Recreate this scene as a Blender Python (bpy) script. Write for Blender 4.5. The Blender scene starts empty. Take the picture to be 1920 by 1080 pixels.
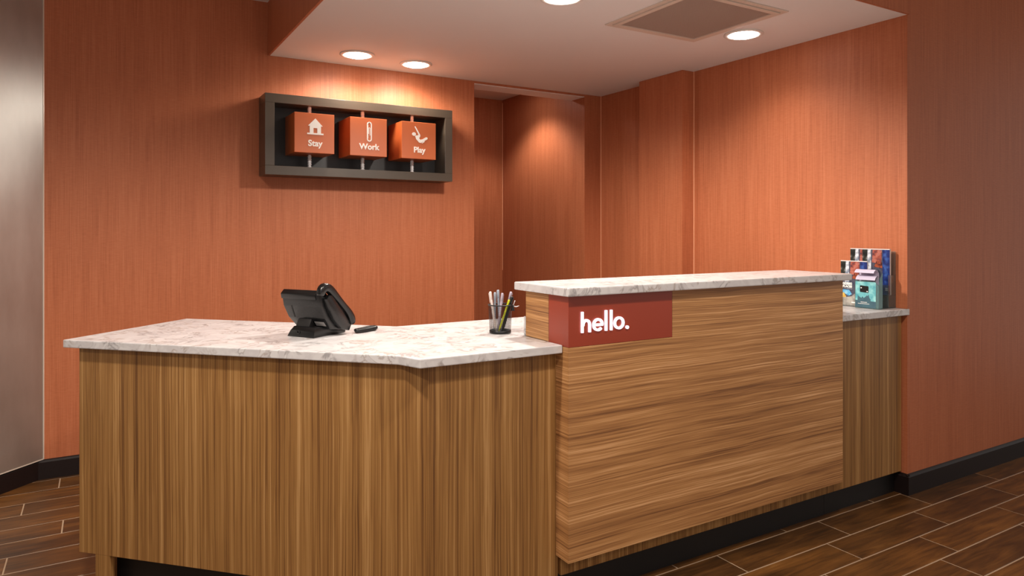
import bpy, bmesh, math, random
from mathutils import Vector, Matrix

random.seed(7)
C = bpy.context.scene.collection
PI = math.pi

# ------------------------------------------------------------------ camera
cam_d = bpy.data.cameras.new('camera')
cam = bpy.data.objects.new('camera', cam_d)
C.objects.link(cam)
cam.location = (0, 0, 1.265)
cam.rotation_euler = (PI / 2, 0, -0.535016)
cam_d.sensor_width = 36.0
cam_d.lens = 36.0 * 1301.0 / 1920.0
cam_d.shift_y = -(540.0 - 432.2) / 1920.0
cam_d.clip_start = 0.02
bpy.context.scene.camera = cam

# ------------------------------------------------------------------ world and exposure
sc = bpy.context.scene
world = bpy.data.worlds.new('world')
sc.world = world
world.use_nodes = True
bg = world.node_tree.nodes['Background']
bg.inputs['Color'].default_value = (1.0, 0.93, 0.87, 1)
bg.inputs['Strength'].default_value = 0.6
sc.view_settings.view_transform = 'Standard'
sc.view_settings.look = 'None'
sc.view_settings.exposure = 0.08
sc.view_settings.gamma = 1.0
sc.view_settings.use_curve_mapping = False

DESK_W = 38.0        # downlights in the lowered ceiling over the desk
ART_W = 15.0
LOBBY_W = 112.0       # downlights of the lobby in front of the desk
HALL_W = 32.0
WARM = (1.0, 0.91, 0.81)

# ------------------------------------------------------------------ mesh helpers
class MB:
    def __init__(self):
        self.bm = bmesh.new()

    def box(self, x0, x1, y0, y1, z0, z1, bev=0.0, mi=0):
        vs = [self.bm.verts.new(p) for p in ((x0, y0, z0), (x1, y0, z0), (x1, y1, z0), (x0, y1, z0),
                                             (x0, y0, z1), (x1, y0, z1), (x1, y1, z1), (x0, y1, z1))]
        fs = [self.bm.faces.new([vs[i] for i in f]) for f in
              ((3, 2, 1, 0), (4, 5, 6, 7), (0, 1, 5, 4), (1, 2, 6, 5), (2, 3, 7, 6), (3, 0, 4, 7))]
        for f in fs: f.material_index = mi
        if bev:
            es = set()
            for f in fs: es.update(f.edges)
            bmesh.ops.bevel(self.bm, geom=list(es), offset=bev, segments=2, affect='EDGES', profile=0.6)
        return self

    def prism(self, pts, a, b, axis='z', bev=0.0, mi=0):
        """polygon pts extruded from a to b along an axis; z: (x,y)  y: (x,z)  x: (y,z)"""
        def P(p, t):
            return (p[0], p[1], t) if axis == 'z' else ((p[0], t, p[1]) if axis == 'y' else (t, p[0], p[1]))
        lo = [self.bm.verts.new(P(p, a)) for p in pts]
        hi = [self.bm.verts.new(P(p, b)) for p in pts]
        n = len(pts)
        fs = [self.bm.faces.new(lo[::-1]), self.bm.faces.new(hi)]
        for i in range(n):
            fs.append(self.bm.faces.new((lo[i], lo[(i + 1) % n], hi[(i + 1) % n], hi[i])))
        for f in fs: f.material_index = mi
        bmesh.ops.recalc_face_normals(self.bm, faces=fs)
        if bev:
            es = set()
            for f in fs[:2]: es.update(f.edges)
            for v in lo:
                for e in v.link_edges:
                    if e.other_vert(v) in hi: es.add(e)
            bmesh.ops.bevel(self.bm, geom=list(es), offset=bev, segments=2, affect='EDGES', profile=0.6)
        return self

    def lathe(self, prof, c=(0, 0, 0), n=32, close=False):
        """prof: list of (r, z)"""
        rings = []
        for r, z in prof:
            if r < 1e-6:
                rings.append([self.bm.verts.new((c[0], c[1], c[2] + z))])
            else:
                rings.append([self.bm.verts.new((c[0] + r * math.cos(2 * PI * i / n), c[1] + r * math.sin(2 * PI * i / n), c[2] + z)) for i in range(n)])
        pr = list(zip(rings[:-1], rings[1:]))
        if close: pr.append((rings[-1], rings[0]))
        fs = []
        for a, b in pr:
            for i in range(n):
                j = (i + 1) % n
                if len(a) == 1 and len(b) == 1: continue
                if len(a) == 1: fs.append(self.bm.faces.new((a[0], b[j], b[i])))
                elif len(b) == 1: fs.append(self.bm.faces.new((a[i], a[j], b[0])))
                else: fs.append(self.bm.faces.new((a[i], a[j], b[j], b[i])))
        bmesh.ops.recalc_face_normals(self.bm, faces=fs)
        for f in fs: f.smooth = True
        return self

    def tube(self, pts, r, n=8, cap=True):
        pts = [Vector(p) for p in pts]
        rr = r if isinstance(r, (list, tuple)) else [r] * len(pts)
        rings = []
        up = None
        for i, p in enumerate(pts):
            d = (pts[min(i + 1, len(pts) - 1)] - pts[max(i - 1, 0)]).normalized()
            if up is None:
                up = d.orthogonal().normalized()
            up = (up - d * up.dot(d)).normalized()
            s = d.cross(up)
            rings.append([self.bm.verts.new(p + (up * math.cos(2 * PI * k / n) + s * math.sin(2 * PI * k / n)) * rr[i]) for k in range(n)])
        fs = []
        for a, b in zip(rings[:-1], rings[1:]):
            for k in range(n):
                fs.append(self.bm.faces.new((a[k], a[(k + 1) % n], b[(k + 1) % n], b[k])))
        for f in fs: f.smooth = True
        if cap:
            fs.append(self.bm.faces.new(rings[0][::-1])); fs.append(self.bm.faces.new(rings[-1]))
        bmesh.ops.recalc_face_normals(self.bm, faces=fs)
        return self

    def poly(self, pts, mi=0):
        f = self.bm.faces.new([self.bm.verts.new(p) for p in pts])
        f.material_index = mi
        return self

    def ribbon(self, pts, w, depth, closed=False):
        """stroke of width w along 2-D pts (x,z), extruded in y from 0 to depth"""
        n = len(pts)
        L, Rr = [], []
        for i, p in enumerate(pts):
            p = Vector(p)
            if closed:
                a, b = Vector(pts[i - 1]), Vector(pts[(i + 1) % n])
                d1, d2 = (p - a).normalized(), (b - p).normalized()
            else:
                d1 = (p - Vector(pts[i - 1])).normalized() if i else (Vector(pts[1]) - p).normalized()
                d2 = (Vector(pts[i + 1]) - p).normalized() if i < n - 1 else d1
            t = (d1 + d2).normalized()
            nn = Vector((-t.y, t.x))
            k = 1.0 / max(0.5, t.dot(d1))
            L.append(p + nn * w / 2 * k); Rr.append(p - nn * w / 2 * k)
        def V(q, y): return self.bm.verts.new((q.x, y, q.y))
        lf = [V(q, 0) for q in L]; rf = [V(q, 0) for q in Rr]
        lb = [V(q, depth) for q in L]; rb = [V(q, depth) for q in Rr]
        m = n if closed else n - 1
        fs = []
        for i in range(m):
            j = (i + 1) % n
            fs += [self.bm.faces.new((lf[i], lf[j], rf[j], rf[i])), self.bm.faces.new((lb[i], rb[i], rb[j], lb[j])),
                   self.bm.faces.new((lf[i], lb[i], lb[j], lf[j])), self.bm.faces.new((rf[i], rf[j], rb[j], rb[i]))]
        if not closed:
            fs += [self.bm.faces.new((lf[0], rf[0], rb[0], lb[0])), self.bm.faces.new((lf[-1], lb[-1], rb[-1], rf[-1]))]
        bmesh.ops.recalc_face_normals(self.bm, faces=fs)
        return self

    def xf(self, M):
        bmesh.ops.transform(self.bm, matrix=M, verts=self.bm.verts)
        return self

    def build(self, name, mat, parent=None, loc=None, smooth=False):
        me = bpy.data.meshes.new(name)
        if smooth:
            for f in self.bm.faces: f.smooth = True
        self.bm.to_mesh(me); self.bm.free()
        for m in (mat if isinstance(mat, (list, tuple)) else [mat]): me.materials.append(m)
        if smooth and hasattr(me, 'set_sharp_from_angle'):
            me.set_sharp_from_angle(angle=math.radians(40))
        o = bpy.data.objects.new(name, me)
        C.objects.link(o)
        if parent: o.parent = parent
        if loc: o.location = loc
        return o

def tag(o, label, cat, group=None, kind=None):
    o['label'] = label; o['category'] = cat
    if group: o['group'] = group
    if kind: o['kind'] = kind
    return o

def thing(name, label, cat, loc=(0, 0, 0), rz=0.0, group=None):
    o = bpy.data.objects.new(name, None)
    C.objects.link(o)
    o.empty_display_size = 0.05
    o.location = loc; o.rotation_euler = (0, 0, rz)
    return tag(o, label, cat, group)

def struct(o):
    o['kind'] = 'structure'
    return o

def copy_tree(o, parent=None):
    c = o.copy(); C.objects.link(c)
    if parent: c.parent = parent
    for ch in list(o.children): copy_tree(ch, c)
    return c

def text_mesh(s, size, depth, bold=0.0, space=1.0):
    cu = bpy.data.curves.new('lettering', 'FONT')
    cu.body = s; cu.size = size; cu.extrude = depth / 2; cu.offset = bold
    cu.align_x = 'CENTER'; cu.space_character = space
    cu.resolution_u = 4
    o = bpy.data.objects.new('lettering', cu)
    C.objects.link(o)
    bpy.context.view_layer.update()
    dg = bpy.context.evaluated_depsgraph_get()
    me = bpy.data.meshes.new_from_object(o.evaluated_get(dg))
    bpy.data.objects.remove(o)
    me.materials.clear()
    return me

def text_obj(s, size, depth, mat, parent, M, bold=0.0, name='lettering', space=1.0):
    me = text_mesh(s, size, depth, bold, space)
    me.transform(M)
    me.materials.append(mat)
    o = bpy.data.objects.new(name, me)
    C.objects.link(o)
    o.parent = parent
    return o

# ------------------------------------------------------------------ materials
def srgb(r, g, b):
    def f(c):
        c /= 255.0
        return c / 12.92 if c <= 0.04045 else ((c + 0.055) / 1.055) ** 2.4
    return (f(r), f(g), f(b), 1.0)

def new_mat(name):
    m = bpy.data.materials.new(name); m.use_nodes = True
    nt = m.node_tree
    return m, nt, nt.nodes['Principled BSDF']

def plain(name, col, rough=0.5, metal=0.0, coat=0.0, bump=0.0, bscale=200, trans=0.0, spec=0.5):
    m, nt, b = new_mat(name)
    b.inputs['Base Color'].default_value = col
    b.inputs['Roughness'].default_value = rough
    b.inputs['Metallic'].default_value = metal
    b.inputs['Coat Weight'].default_value = coat
    b.inputs['Transmission Weight'].default_value = trans
    b.inputs['Specular IOR Level'].default_value = spec
    # a little procedural mottling so no surface is perfectly flat
    tc = nt.nodes.new('ShaderNodeTexCoord')
    nz = nt.nodes.new('ShaderNodeTexNoise'); nz.inputs['Scale'].default_value = bscale
    nt.links.new(tc.outputs['Object'], nz.inputs['Vector'])
    if bump:
        bp = nt.nodes.new('ShaderNodeBump'); bp.inputs['Strength'].default_value = bump; bp.inputs['Distance'].default_value = 0.001
        nt.links.new(nz.outputs['Fac'], bp.inputs['Height']); nt.links.new(bp.outputs['Normal'], b.inputs['Normal'])
    mr = nt.nodes.new('ShaderNodeMapRange')
    mr.inputs['To Min'].default_value = max(0.0, rough - 0.04); mr.inputs['To Max'].default_value = min(1.0, rough + 0.04)
    nt.links.new(nz.outputs['Fac'], mr.inputs['Value']); nt.links.new(mr.outputs['Result'], b.inputs['Roughness'])
    return m

def emit(name, col, strength):
    m, nt, b = new_mat(name)
    b.inputs['Base Color'].default_value = (0.8, 0.8, 0.8, 1)
    b.inputs['Emission Color'].default_value = col
    b.inputs['Emission Strength'].default_value = strength
    return m

def mapped(nt, scale, coord='Object', rot=(0, 0, 0)):
    tc = nt.nodes.new('ShaderNodeTexCoord')
    mp = nt.nodes.new('ShaderNodeMapping')
    mp.inputs['Scale'].default_value = scale; mp.inputs['Rotation'].default_value = rot
    nt.links.new(tc.outputs[coord], mp.inputs['Vector'])
    return mp

def noise(nt, vec, scale, detail=3.0, rough=0.5, dist=0.0):
    n = nt.nodes.new('ShaderNodeTexNoise')
    n.inputs['Scale'].default_value = scale; n.inputs['Detail'].default_value = detail
    n.inputs['Roughness'].default_value = rough; n.inputs['Distortion'].default_value = dist
    nt.links.new(vec, n.inputs['Vector'])
    return n

def ramp(nt, fac, stops, interp='LINEAR'):
    r = nt.nodes.new('ShaderNodeValToRGB')
    cr = r.color_ramp; cr.interpolation = interp
    while len(cr.elements) > 1: cr.elements.remove(cr.elements[-1])
    cr.elements[0].position = stops[0][0]; cr.elements[0].color = stops[0][1]
    for p, c in stops[1:]:
        e = cr.elements.new(p); e.color = c
    nt.links.new(fac, r.inputs['Fac'])
    return r

def mix(nt, a, b, fac, mode='MIX'):
    m = nt.nodes.new('ShaderNodeMix'); m.data_type = 'RGBA'; m.blend_type = mode
    if isinstance(fac, (int, float)): m.inputs[0].default_value = fac
    else: nt.links.new(fac, m.inputs[0])
    for v, s in ((a, 6), (b, 7)):
        if isinstance(v, tuple): m.inputs[s].default_value = v
        else: nt.links.new(v, m.inputs[s])
    return m.outputs[2]

def math_n(nt, op, a, b=None):
    m = nt.nodes.new('ShaderNodeMath'); m.operation = op
    for i, v in enumerate((a, b)):
        if v is None: continue
        if isinstance(v, (int, float)): m.inputs[i].default_value = v
        else: nt.links.new(v, m.inputs[i])
    return m.outputs[0]

def bump(nt, b, h, strength, dist=0.001):
    bp = nt.nodes.new('ShaderNodeBump'); bp.inputs['Strength'].default_value = strength; bp.inputs['Distance'].default_value = dist
    nt.links.new(h, bp.inputs['Height']); nt.links.new(bp.outputs['Normal'], b.inputs['Normal'])

def wallpaper(name, base=(0.455, 0.139, 0.059)):
    m, nt, b = new_mat(name)
    v = mapped(nt, (1, 1, 0.012)); s1 = noise(nt, v.outputs['Vector'], 210, 3, 0.7)      # vertical stria
    v2 = mapped(nt, (1, 1, 0.05)); s2 = noise(nt, v2.outputs['Vector'], 22, 3, 0.6)       # broad stria
    h1 = mapped(nt, (0.08, 0.08, 1)); s3 = noise(nt, h1.outputs['Vector'], 420, 2, 0.7)   # weft slubs
    mm = math_n(nt, 'ADD', math_n(nt, 'MULTIPLY', s1.outputs['Fac'], 0.55), math_n(nt, 'ADD', math_n(nt, 'MULTIPLY', s2.outputs['Fac'], 0.2), math_n(nt, 'MULTIPLY', s3.outputs['Fac'], 0.25)))
    r = ramp(nt, mm, [(0.33, (base[0] * .74, base[1] * .68, base[2] * .66, 1)), (0.5, (*base, 1)), (0.68, (min(1, base[0] * 1.18), base[1] * 1.34, base[2] * 1.5, 1))])
    nt.links.new(r.outputs['Color'], b.inputs['Base Color'])
    b.inputs['Roughness'].default_value = 0.50
    b.inputs['Specular IOR Level'].default_value = 0.30
    b.inputs['Sheen Weight'].default_value = 0.02
    b.inputs['Sheen Tint'].default_value = (1, .7, .55, 1)
    bump(nt, b, mm, 0.35, 0.0015)
    return m

def zebrano(name, axis='z', shift=0.0, gain=1.0, blue=1.0):
    """straight-grained striped veneer; the grain runs along the axis"""
    m, nt, b = new_mat(name)
    if axis == 'z': sc1, sc2, sc3 = (1, 1, 0.005), (1, 1, 0.006), (1, 1, 0.004)
    else: sc1, sc2, sc3 = (0.010, 0.012, 1), (0.014, 0.016, 1), (0.006, 0.008, 1)
    def mp(s):
        q = mapped(nt, s); q.inputs['Location'].default_value = (shift, shift * 2, shift * 3); return q.outputs['Vector']
    wob = noise(nt, mp((1.3, 1.3, 1.3) if axis == 'z' else (1.5, 1.5, 1.5)), 1.6, 2)
    vecs = []
    amp = 0.010 if axis == 'z' else 0.015
    def warp(vec):
        a = nt.nodes.new('ShaderNodeVectorMath'); a.operation = 'MULTIPLY_ADD'
        nt.links.new(wob.outputs['Color'], a.inputs[0]); a.inputs[1].default_value = (amp, amp, 0) if axis == 'z' else (0, 0, amp)
        nt.links.new(vec, a.inputs[2]); return a.outputs[0]
    fine = noise(nt, warp(mp(sc1)), 190, 3, 0.7)
    broad = noise(nt, warp(mp(sc2)), 42, 3, 0.6)
    wide = noise(nt, warp(mp(sc3)), 7, 2, 0.5)
    t = math_n(nt, 'ADD', math_n(nt, 'MULTIPLY', fine.outputs['Fac'], 0.54), math_n(nt, 'ADD', math_n(nt, 'MULTIPLY', broad.outputs['Fac'], 0.34), math_n(nt, 'MULTIPLY', wide.outputs['Fac'], 0.12)))
    g = gain
    r = ramp(nt, t, [(0.37, (0.120 * g, 0.050 * g, 0.016 * g * blue, 1)), (0.46, (0.245 * g, 0.114 * g, 0.034 * g * blue, 1)), (0.53, (0.325 * g, 0.163 * g, 0.050 * g * blue, 1)), (0.65, (0.52 * g, 0.300 * g, 0.122 * g * blue, 1))])
    nt.links.new(r.outputs['Color'], b.inputs['Base Color'])
    b.inputs['Roughness'].default_value = 0.42
    b.inputs['Specular IOR Level'].default_value = 0.35
    bump(nt, b, fine.outputs['Fac'], 0.08, 0.0006)
    return m

def quartz(name):
    m, nt, b = new_mat(name)
    v = mapped(nt, (1, 1, 1)).outputs['Vector']
    n1 = noise(nt, v, 11, 3, 0.5, 2.2)
    n2 = noise(nt, v, 13, 2, 0.5, 0.6)
    ve = math_n(nt, 'ABSOLUTE', math_n(nt, 'SUBTRACT', n1.outputs['Fac'], 0.5))
    vein = ramp(nt, ve, [(0.0, (1, 1, 1, 1)), (0.03, (.6, .6, .6, 1)), (0.075, (0, 0, 0, 1))])
    blot = ramp(nt, n2.outputs['Fac'], [(0.47, (0, 0, 0, 1)), (0.56, (1, 1, 1, 1))])
    f = math_n(nt, 'MULTIPLY', vein.outputs['Color'], blot.outputs['Color'])
    tone = noise(nt, v, 9, 2)
    vc = ramp(nt, tone.outputs['Fac'], [(0.4, srgb(150, 132, 120)), (0.6, srgb(126, 122, 124))])
    cl = ramp(nt, n1.outputs['Fac'], [(0.35, srgb(194, 190, 191)), (0.6, srgb(206, 203, 203))])
    col = mix(nt, cl.outputs['Color'], vc.outputs['Color'], math_n(nt, 'MULTIPLY', f, 0.72))
    nt.links.new(col, b.inputs['Base Color'])
    b.inputs['Roughness'].default_value = 0.28
    return m

def plank_mat(name):
    m, nt, b = new_mat(name)
    oi = nt.nodes.new('ShaderNodeObjectInfo')
    tc = nt.nodes.new('ShaderNodeTexCoord')
    geo = nt.nodes.new('ShaderNodeNewGeometry')
    comb = nt.nodes.new('ShaderNodeCombineXYZ')
    r10 = math_n(nt, 'MULTIPLY', oi.outputs['Random'], 37.0)
    for i in range(3): nt.links.new(r10, comb.inputs[i])
    add = nt.nodes.new('ShaderNodeVectorMath'); add.operation = 'ADD'
    nt.links.new(geo.outputs['Position'], add.inputs[0]); nt.links.new(comb.outputs[0], add.inputs[1])
    def mp(s):
        q = nt.nodes.new('ShaderNodeMapping'); q.inputs['Scale'].default_value = s
        nt.links.new(add.outputs[0], q.inputs['Vector']); return q.outputs['Vector']
    g1 = noise(nt, mp((1, 9, 1)), 3.2, 5, 0.6, 0.8)
    g2 = noise(nt, mp((2, 60, 1)), 4, 3, 0.6)
    cloud = noise(nt, mp((1, 1.6, 1)), 3.0, 2)
    t = math_n(nt, 'ADD', math_n(nt, 'MULTIPLY', g1.outputs['Fac'], 0.5), math_n(nt, 'ADD', math_n(nt, 'MULTIPLY', g2.outputs['Fac'], 0.18), math_n(nt, 'MULTIPLY', cloud.outputs['Fac'], 0.32)))
    r = ramp(nt, t, [(0.34, srgb(50, 32, 17)), (0.48, srgb(86, 56, 28)), (0.58, srgb(112, 74, 36)), (0.70, srgb(140, 98, 52))])
    tint = ramp(nt, oi.outputs['Random'], [(0.0, (0.80, 0.78, 0.80, 1)), (1.0, (1.15, 1.12, 1.05, 1))])
    col = mix(nt, r.outputs['Color'], tint.outputs['Color'], 1.0, 'MULTIPLY')
    nt.links.new(col, b.inputs['Base Color'])
    b.inputs['Roughness'].default_value = 0.38
    b.inputs['Specular IOR Level'].default_value = 0.4
    bump(nt, b, g2.outputs['Fac'], 0.08, 0.0005)
    return m

def steel_panel(name):
    m, nt, b = new_mat(name)
    v = mapped(nt, (1, 1, 0.35)); n1 = noise(nt, v.outputs['Vector'], 5, 4, 0.6)
    f = mapped(nt, (1, 1, 0.02)); n2 = noise(nt, f.outputs['Vector'], 300, 2)
    r = ramp(nt, n1.outputs['Fac'], [(0.3, srgb(186, 186, 182)), (0.7, srgb(206, 207, 203))])
    nt.links.new(r.outputs['Color'], b.inputs['Base Color'])
    b.inputs['Metallic'].default_value = 0.9
    rr = nt.nodes.new('ShaderNodeMapRange'); rr.inputs['To Min'].default_value = 0.36; rr.inputs['To Max'].default_value = 0.48
    nt.links.new(n1.outputs['Fac'], rr.inputs['Value']); nt.links.new(rr.outputs['Result'], b.inputs['Roughness'])
    bump(nt, b, n2.outputs['Fac'], 0.06, 0.0005)
    return m

def paint(name, col, rough=0.75):
    m, nt, b = new_mat(name)
    v = mapped(nt, (1, 1, 1)); n1 = noise(nt, v.outputs['Vector'], 350, 2)
    n2 = noise(nt, v.outputs['Vector'], 1.5, 2)
    c2 = tuple(c * 0.96 for c in col[:3]) + (1,)
    nt.links.new(mix(nt, col, c2, n2.outputs['Fac']), b.inputs['Base Color'])
    b.inputs['Roughness'].default_value = rough
    bump(nt, b, n1.outputs['Fac'], 0.05, 0.0005)
    return m

M = {}
M['paper'] = wallpaper('orange_wallpaper')
M['wood_v'] = zebrano('vertical_grain_veneer', 'z')
M['wood_h'] = zebrano('horizontal_grain_veneer', 'x', 3.1, 1.48, 1.22)
M['quartz'] = quartz('white_quartz')
M['plank'] = plank_mat('dark_wood_plank_tile')
M['grout'] = plain('grout', srgb(172, 146, 120), 0.9, bump=0.2)
M['steel'] = steel_panel('brushed_steel_panel')
M['trim_steel'] = plain('bright_steel', srgb(228, 216, 202), 0.3, 0.25)
M['white_paint'] = paint('white_ceiling_paint', srgb(236, 231, 229))
M['ceil_tile'] = paint('ceiling_tile', srgb(222, 214, 208), 0.9)
M['base'] = plain('black_baseboard', srgb(27, 17, 16), 0.46, spec=0.3)
M['kick'] = plain('black_toe_kick', srgb(14, 11, 11), 0.5)
M['caulk'] = plain('corner_caulk', srgb(236, 176, 138), 0.5)
M['sign_red'] = plain('rust_red_acrylic', srgb(148, 56, 34), 0.30)
M['letter'] = emit('lit_letter', (0.82, 0.80, 1.0, 1), 1.5)
M['lamp_art'] = emit('bright_lamp_lens', (1.0, 0.90, 0.78, 1), 30.0)
M['lamp'] = emit('lamp_lens', (1.0, 0.92, 0.84, 1), 22.0)
M['white_metal'] = plain('white_enamel', srgb(228, 222, 216), 0.35)
M['vent_frame'] = plain('vent_frame_enamel', srgb(216, 198, 184), 0.5)
M['grille'] = plain('grille_wire', srgb(176, 156, 144), 0.6)
M['vent_dark'] = plain('vent_plenum', srgb(132, 112, 102), 0.8)
M['frame_black'] = plain('espresso_laminate', srgb(76, 65, 54), 0.32)
M['box_inside'] = plain('black_laminate', srgb(24, 20, 20), 0.36)
M['cube'] = plain('orange_cube_laminate', srgb(194, 98, 48), 0.42)
M['white_print'] = plain('white_print', srgb(244, 240, 234), 0.5)
M['chrome'] = plain('chrome', srgb(222, 222, 224), 0.25, 0.35, bump=0.6, bscale=260)
M['phone'] = plain('phone_black', srgb(16, 16, 17), 0.24)
M['phone_grey'] = plain('phone_charcoal', srgb(23, 23, 24), 0.26)
M['sticker'] = plain('grey_sticker', srgb(150, 146, 144), 0.5)
M['wire_black'] = plain('black_wire', srgb(22, 22, 24), 0.4, 0.3)
M['pen_white'] = plain('pen_white', srgb(222, 206, 200), 0.35)
M['pen_grey'] = plain('pen_grey', srgb(150, 158, 170), 0.35)
M['pen_lilac'] = plain('pen_lilac', srgb(176, 164, 178), 0.35)
M['pen_black'] = plain('pen_black', srgb(20, 20, 22), 0.35)
M['pen_yellow'] = plain('pen_yellow', srgb(196, 200, 40), 0.4)
M['acrylic'] = plain('clear_acrylic', srgb(225, 238, 238), 0.06, trans=0.95)
M['teal_acrylic'] = plain('teal_tinted_acrylic', srgb(170, 214, 214), 0.10, trans=0.85)
M['leaf_paper'] = plain('lilac_paper', srgb(192, 184, 206), 0.6)
M['paper_edge'] = plain('paper_edge', srgb(214, 208, 206), 0.7)

# ------------------------------------------------------------------ measured layout (metres; back wall along X)
YB = 4.262      # back wall
XR = 3.325      # right wall of the desk niche
YF = 1.895      # plane of the front wall and the soffit face
ZS = 2.300      # lowered ceiling
ZC = 2.612      # lobby ceiling
XS = 0.860      # left edge of the lowered ceiling
OX0, OX1 = 2.222, 3.168   # opening in the back wall
WT = 0.168      # its wall thickness

# ------------------------------------------------------------------ floor of plank tiles
f = MB().box(-4.5, 7.0, -4.0, 6.6, -0.06, -0.0011).build('floor', M['grout'])
struct(f)
PITCH, LEN, GAP = 0.1537, 0.620, 0.0052
row_joint = {-1: 2.683, -2: 2.524, -3: 2.910, -4: 2.778, 14: -0.178, 12: -0.305, 10: -0.141, 8: -0.311, 13: 0.10, 11: 0.05, 9: 0.12}
def plank_mesh():
    b = MB(); x1, y1, c = LEN - GAP, PITCH - GAP, 0.0012
    lo = [(0, 0), (x1, 0), (x1, y1), (0, y1)]; hi = [(c, c), (x1 - c, c), (x1 - c, y1 - c), (c, y1 - c)]
    vs = [[b.bm.verts.new((p[0], p[1], z)) for p in pts] for pts, z in ((lo, -0.005), (lo, -0.0012), (hi, 0.0))]
    b.bm.faces.new(vs[2])
    for a, d in ((vs[0], vs[1]), (vs[1], vs[2])):
        for i in range(4): b.bm.faces.new((a[i], a[(i + 1) % 4], d[(i + 1) % 4], d[i]))
    return b
P0 = plank_mesh().build('plank', M['plank'], f)
first = True
rest = MB()
def hidden_by_desk(x, y):
    cx, cy = x + LEN / 2, y + PITCH / 2
    return cy > 2.16 and cx > 0.95 or (cx + cy > 3.75 and 2.0 < cy < 3.35 and cx > 0.2)
for k in range(-14, 31):
    y0 = 1.918 + k * PITCH
    j = row_joint.get(k, (k * 0.2137) % LEN)
    n0 = math.floor((-4.3 - j) / LEN); n1 = math.ceil((6.8 - j) / LEN)
    for n in range(n0, n1):
        x0 = j + n * LEN
        near = (-1.3 < x0 < 5.2) and 1.0 < y0 < 4.30 and not hidden_by_desk(x0, y0) and (x0 < 1.2 or y0 < 2.0) and not (x0 < 0.2 and y0 < 1.6)
        if near:
            o = P0 if first else P0.copy()
            if not first: C.objects.link(o); o.parent = f
            first = False
            o.location = (x0 + GAP / 2, y0 + GAP / 2, 0)
        else:
            rest.box(x0 + GAP / 2, x0 + LEN - GAP / 2, y0 + GAP / 2, y0 + PITCH - GAP / 2, -0.005, 0.0)
r = rest.build('plank_field', M['plank'], f); r['kind'] = 'stuff'

# ------------------------------------------------------------------ walls
b = MB()
b.box(-0.60, OX0, YB, YB + WT, 0, 3.0)
b.box(OX1, XR + 0.4, YB, YB + WT, 0, 3.0)
b.box(OX0, OX1, YB, YB + WT, 2.284, 3.0)
wall_back = struct(b.build('wall_back', M['paper']))
wall_right = struct(MB().box(XR, XR + 0.5, YF + 0.001, YB - 0.0005, 0, 2.9).build('wall_right', M['paper']))
pillar = struct(MB().box(3.222, XR - 0.0005, 3.285, 3.700, 0, ZS - 0.001).build('wall_pillar', M['paper']))
wall_front = struct(MB().box(XR + 0.0005, 7.0, YF, YF + 0.16, 0, ZC).build('wall_front', M['paper']))
hr = struct(MB().box(3.192, 3.5, YB + WT + 0.0005, 6.6, 0, 2.9).build('wall_hall_right', M['paper']))
hb = struct(MB().box(0.6, 3.1915, 5.556, 5.7, 0, 2.9).build('wall_hall_back', M['paper']))
hl = struct(MB().box(1.0, 1.6, YB + WT + 0.0005, 5.5555, 0, 2.9).build('wall_hall_left', M['paper']))
struct(MB().box(OX0 + 0.001, OX1 - 0.001, YB + 0.001, YB + WT - 0.001, 2.280, 2.2838).build('trim_5', M['white_paint']))
# fine caulk beads in the corners
t1 = struct(MB().box(XR - 0.004, XR, YB - 0.004, YB, 0.9, ZS).build('trim_1', M['caulk']))
t2 = struct(MB().box(3.188, 3.192, 5.552, 5.556, 0.9, 2.44).build('trim_2', M['caulk']))
t3 = struct(MB().box(XR - 0.004, XR, 3.281, 3.285, 0.9, ZS).build('trim_3', M['caulk']))

# ------------------------------------------------------------------ ceilings
low = MB()
low.box(XS, XR + 0.0003, YF, YB - 0.0005, ZS, ZS + 0.02, mi=0)
lower = struct(low.build('ceiling_lower', M['white_paint']))
sf = MB()
sf.box(XS - 0.012, XS, YF - 0.0, YB - 0.0005, ZS - 0.001, ZC, mi=0)
sf.box(XS, XR, YF - 0.012, YF - 0.0003, ZS - 0.001, ZC, mi=0)
struct(sf.build('wall_soffit', M['paper']))
up = struct(MB().box(-4.5, 7.0, -4.0, YB, ZC, ZC + 0.1).build('ceiling', M['white_paint']))
hc = struct(MB().box(1.0, 3.5, YB + WT, 5.7, 2.475, 2.52).build('ceiling_hall', M['grout']))
for i in range(3):
    for j in range(2):
        x1 = 3.19 - i * 0.61; y0 = 4.44 + j * 0.61
        MB().box(x1 - 0.603, x1, y0, y0 + 0.603, 2.466, 2.474, 0.002).build('ceiling_tile', M['ceil_tile'], hc)

# ------------------------------------------------------------------ angled steel wall on the left
S2 = math.sqrt(0.5)
def left_frame(o):
    # local x runs along the wall towards the camera's left, local y points out of the wall
    o.matrix_world = Matrix(((-S2, S2, 0, -0.250), (-S2, -S2, 0, 4.262), (0, 0, 1, 0), (0, 0, 0, 1)))
wl = struct(MB().box(-0.02, 5.5, -0.2, -0.022, 0, 3.0).build('wall_left', M['base'])); left_frame(wl)
MB().box(0.004, 1.30, -0.0215, 0.0, 0.102, ZC - 0.002, 0.001).build('steel_panel', M['steel'], wl)
MB().box(1.304, 2.60, -0.0215, 0.0, 0.102, ZC - 0.002, 0.001).build('steel_panel', M['steel'], wl)
MB().box(2.604, 3.90, -0.0215, 0.0, 0.102, ZC - 0.002, 0.001).build('steel_panel', M['steel'], wl)
ts = struct(MB().box(-0.001, 0.0045, -0.020, 0.0022, 0.098, ZC - 0.002).box(0.0, 3.9, -0.02, 0.0022, 0.098, 0.1022).build('trim_4', M['trim_steel'])); left_frame(ts)

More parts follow.
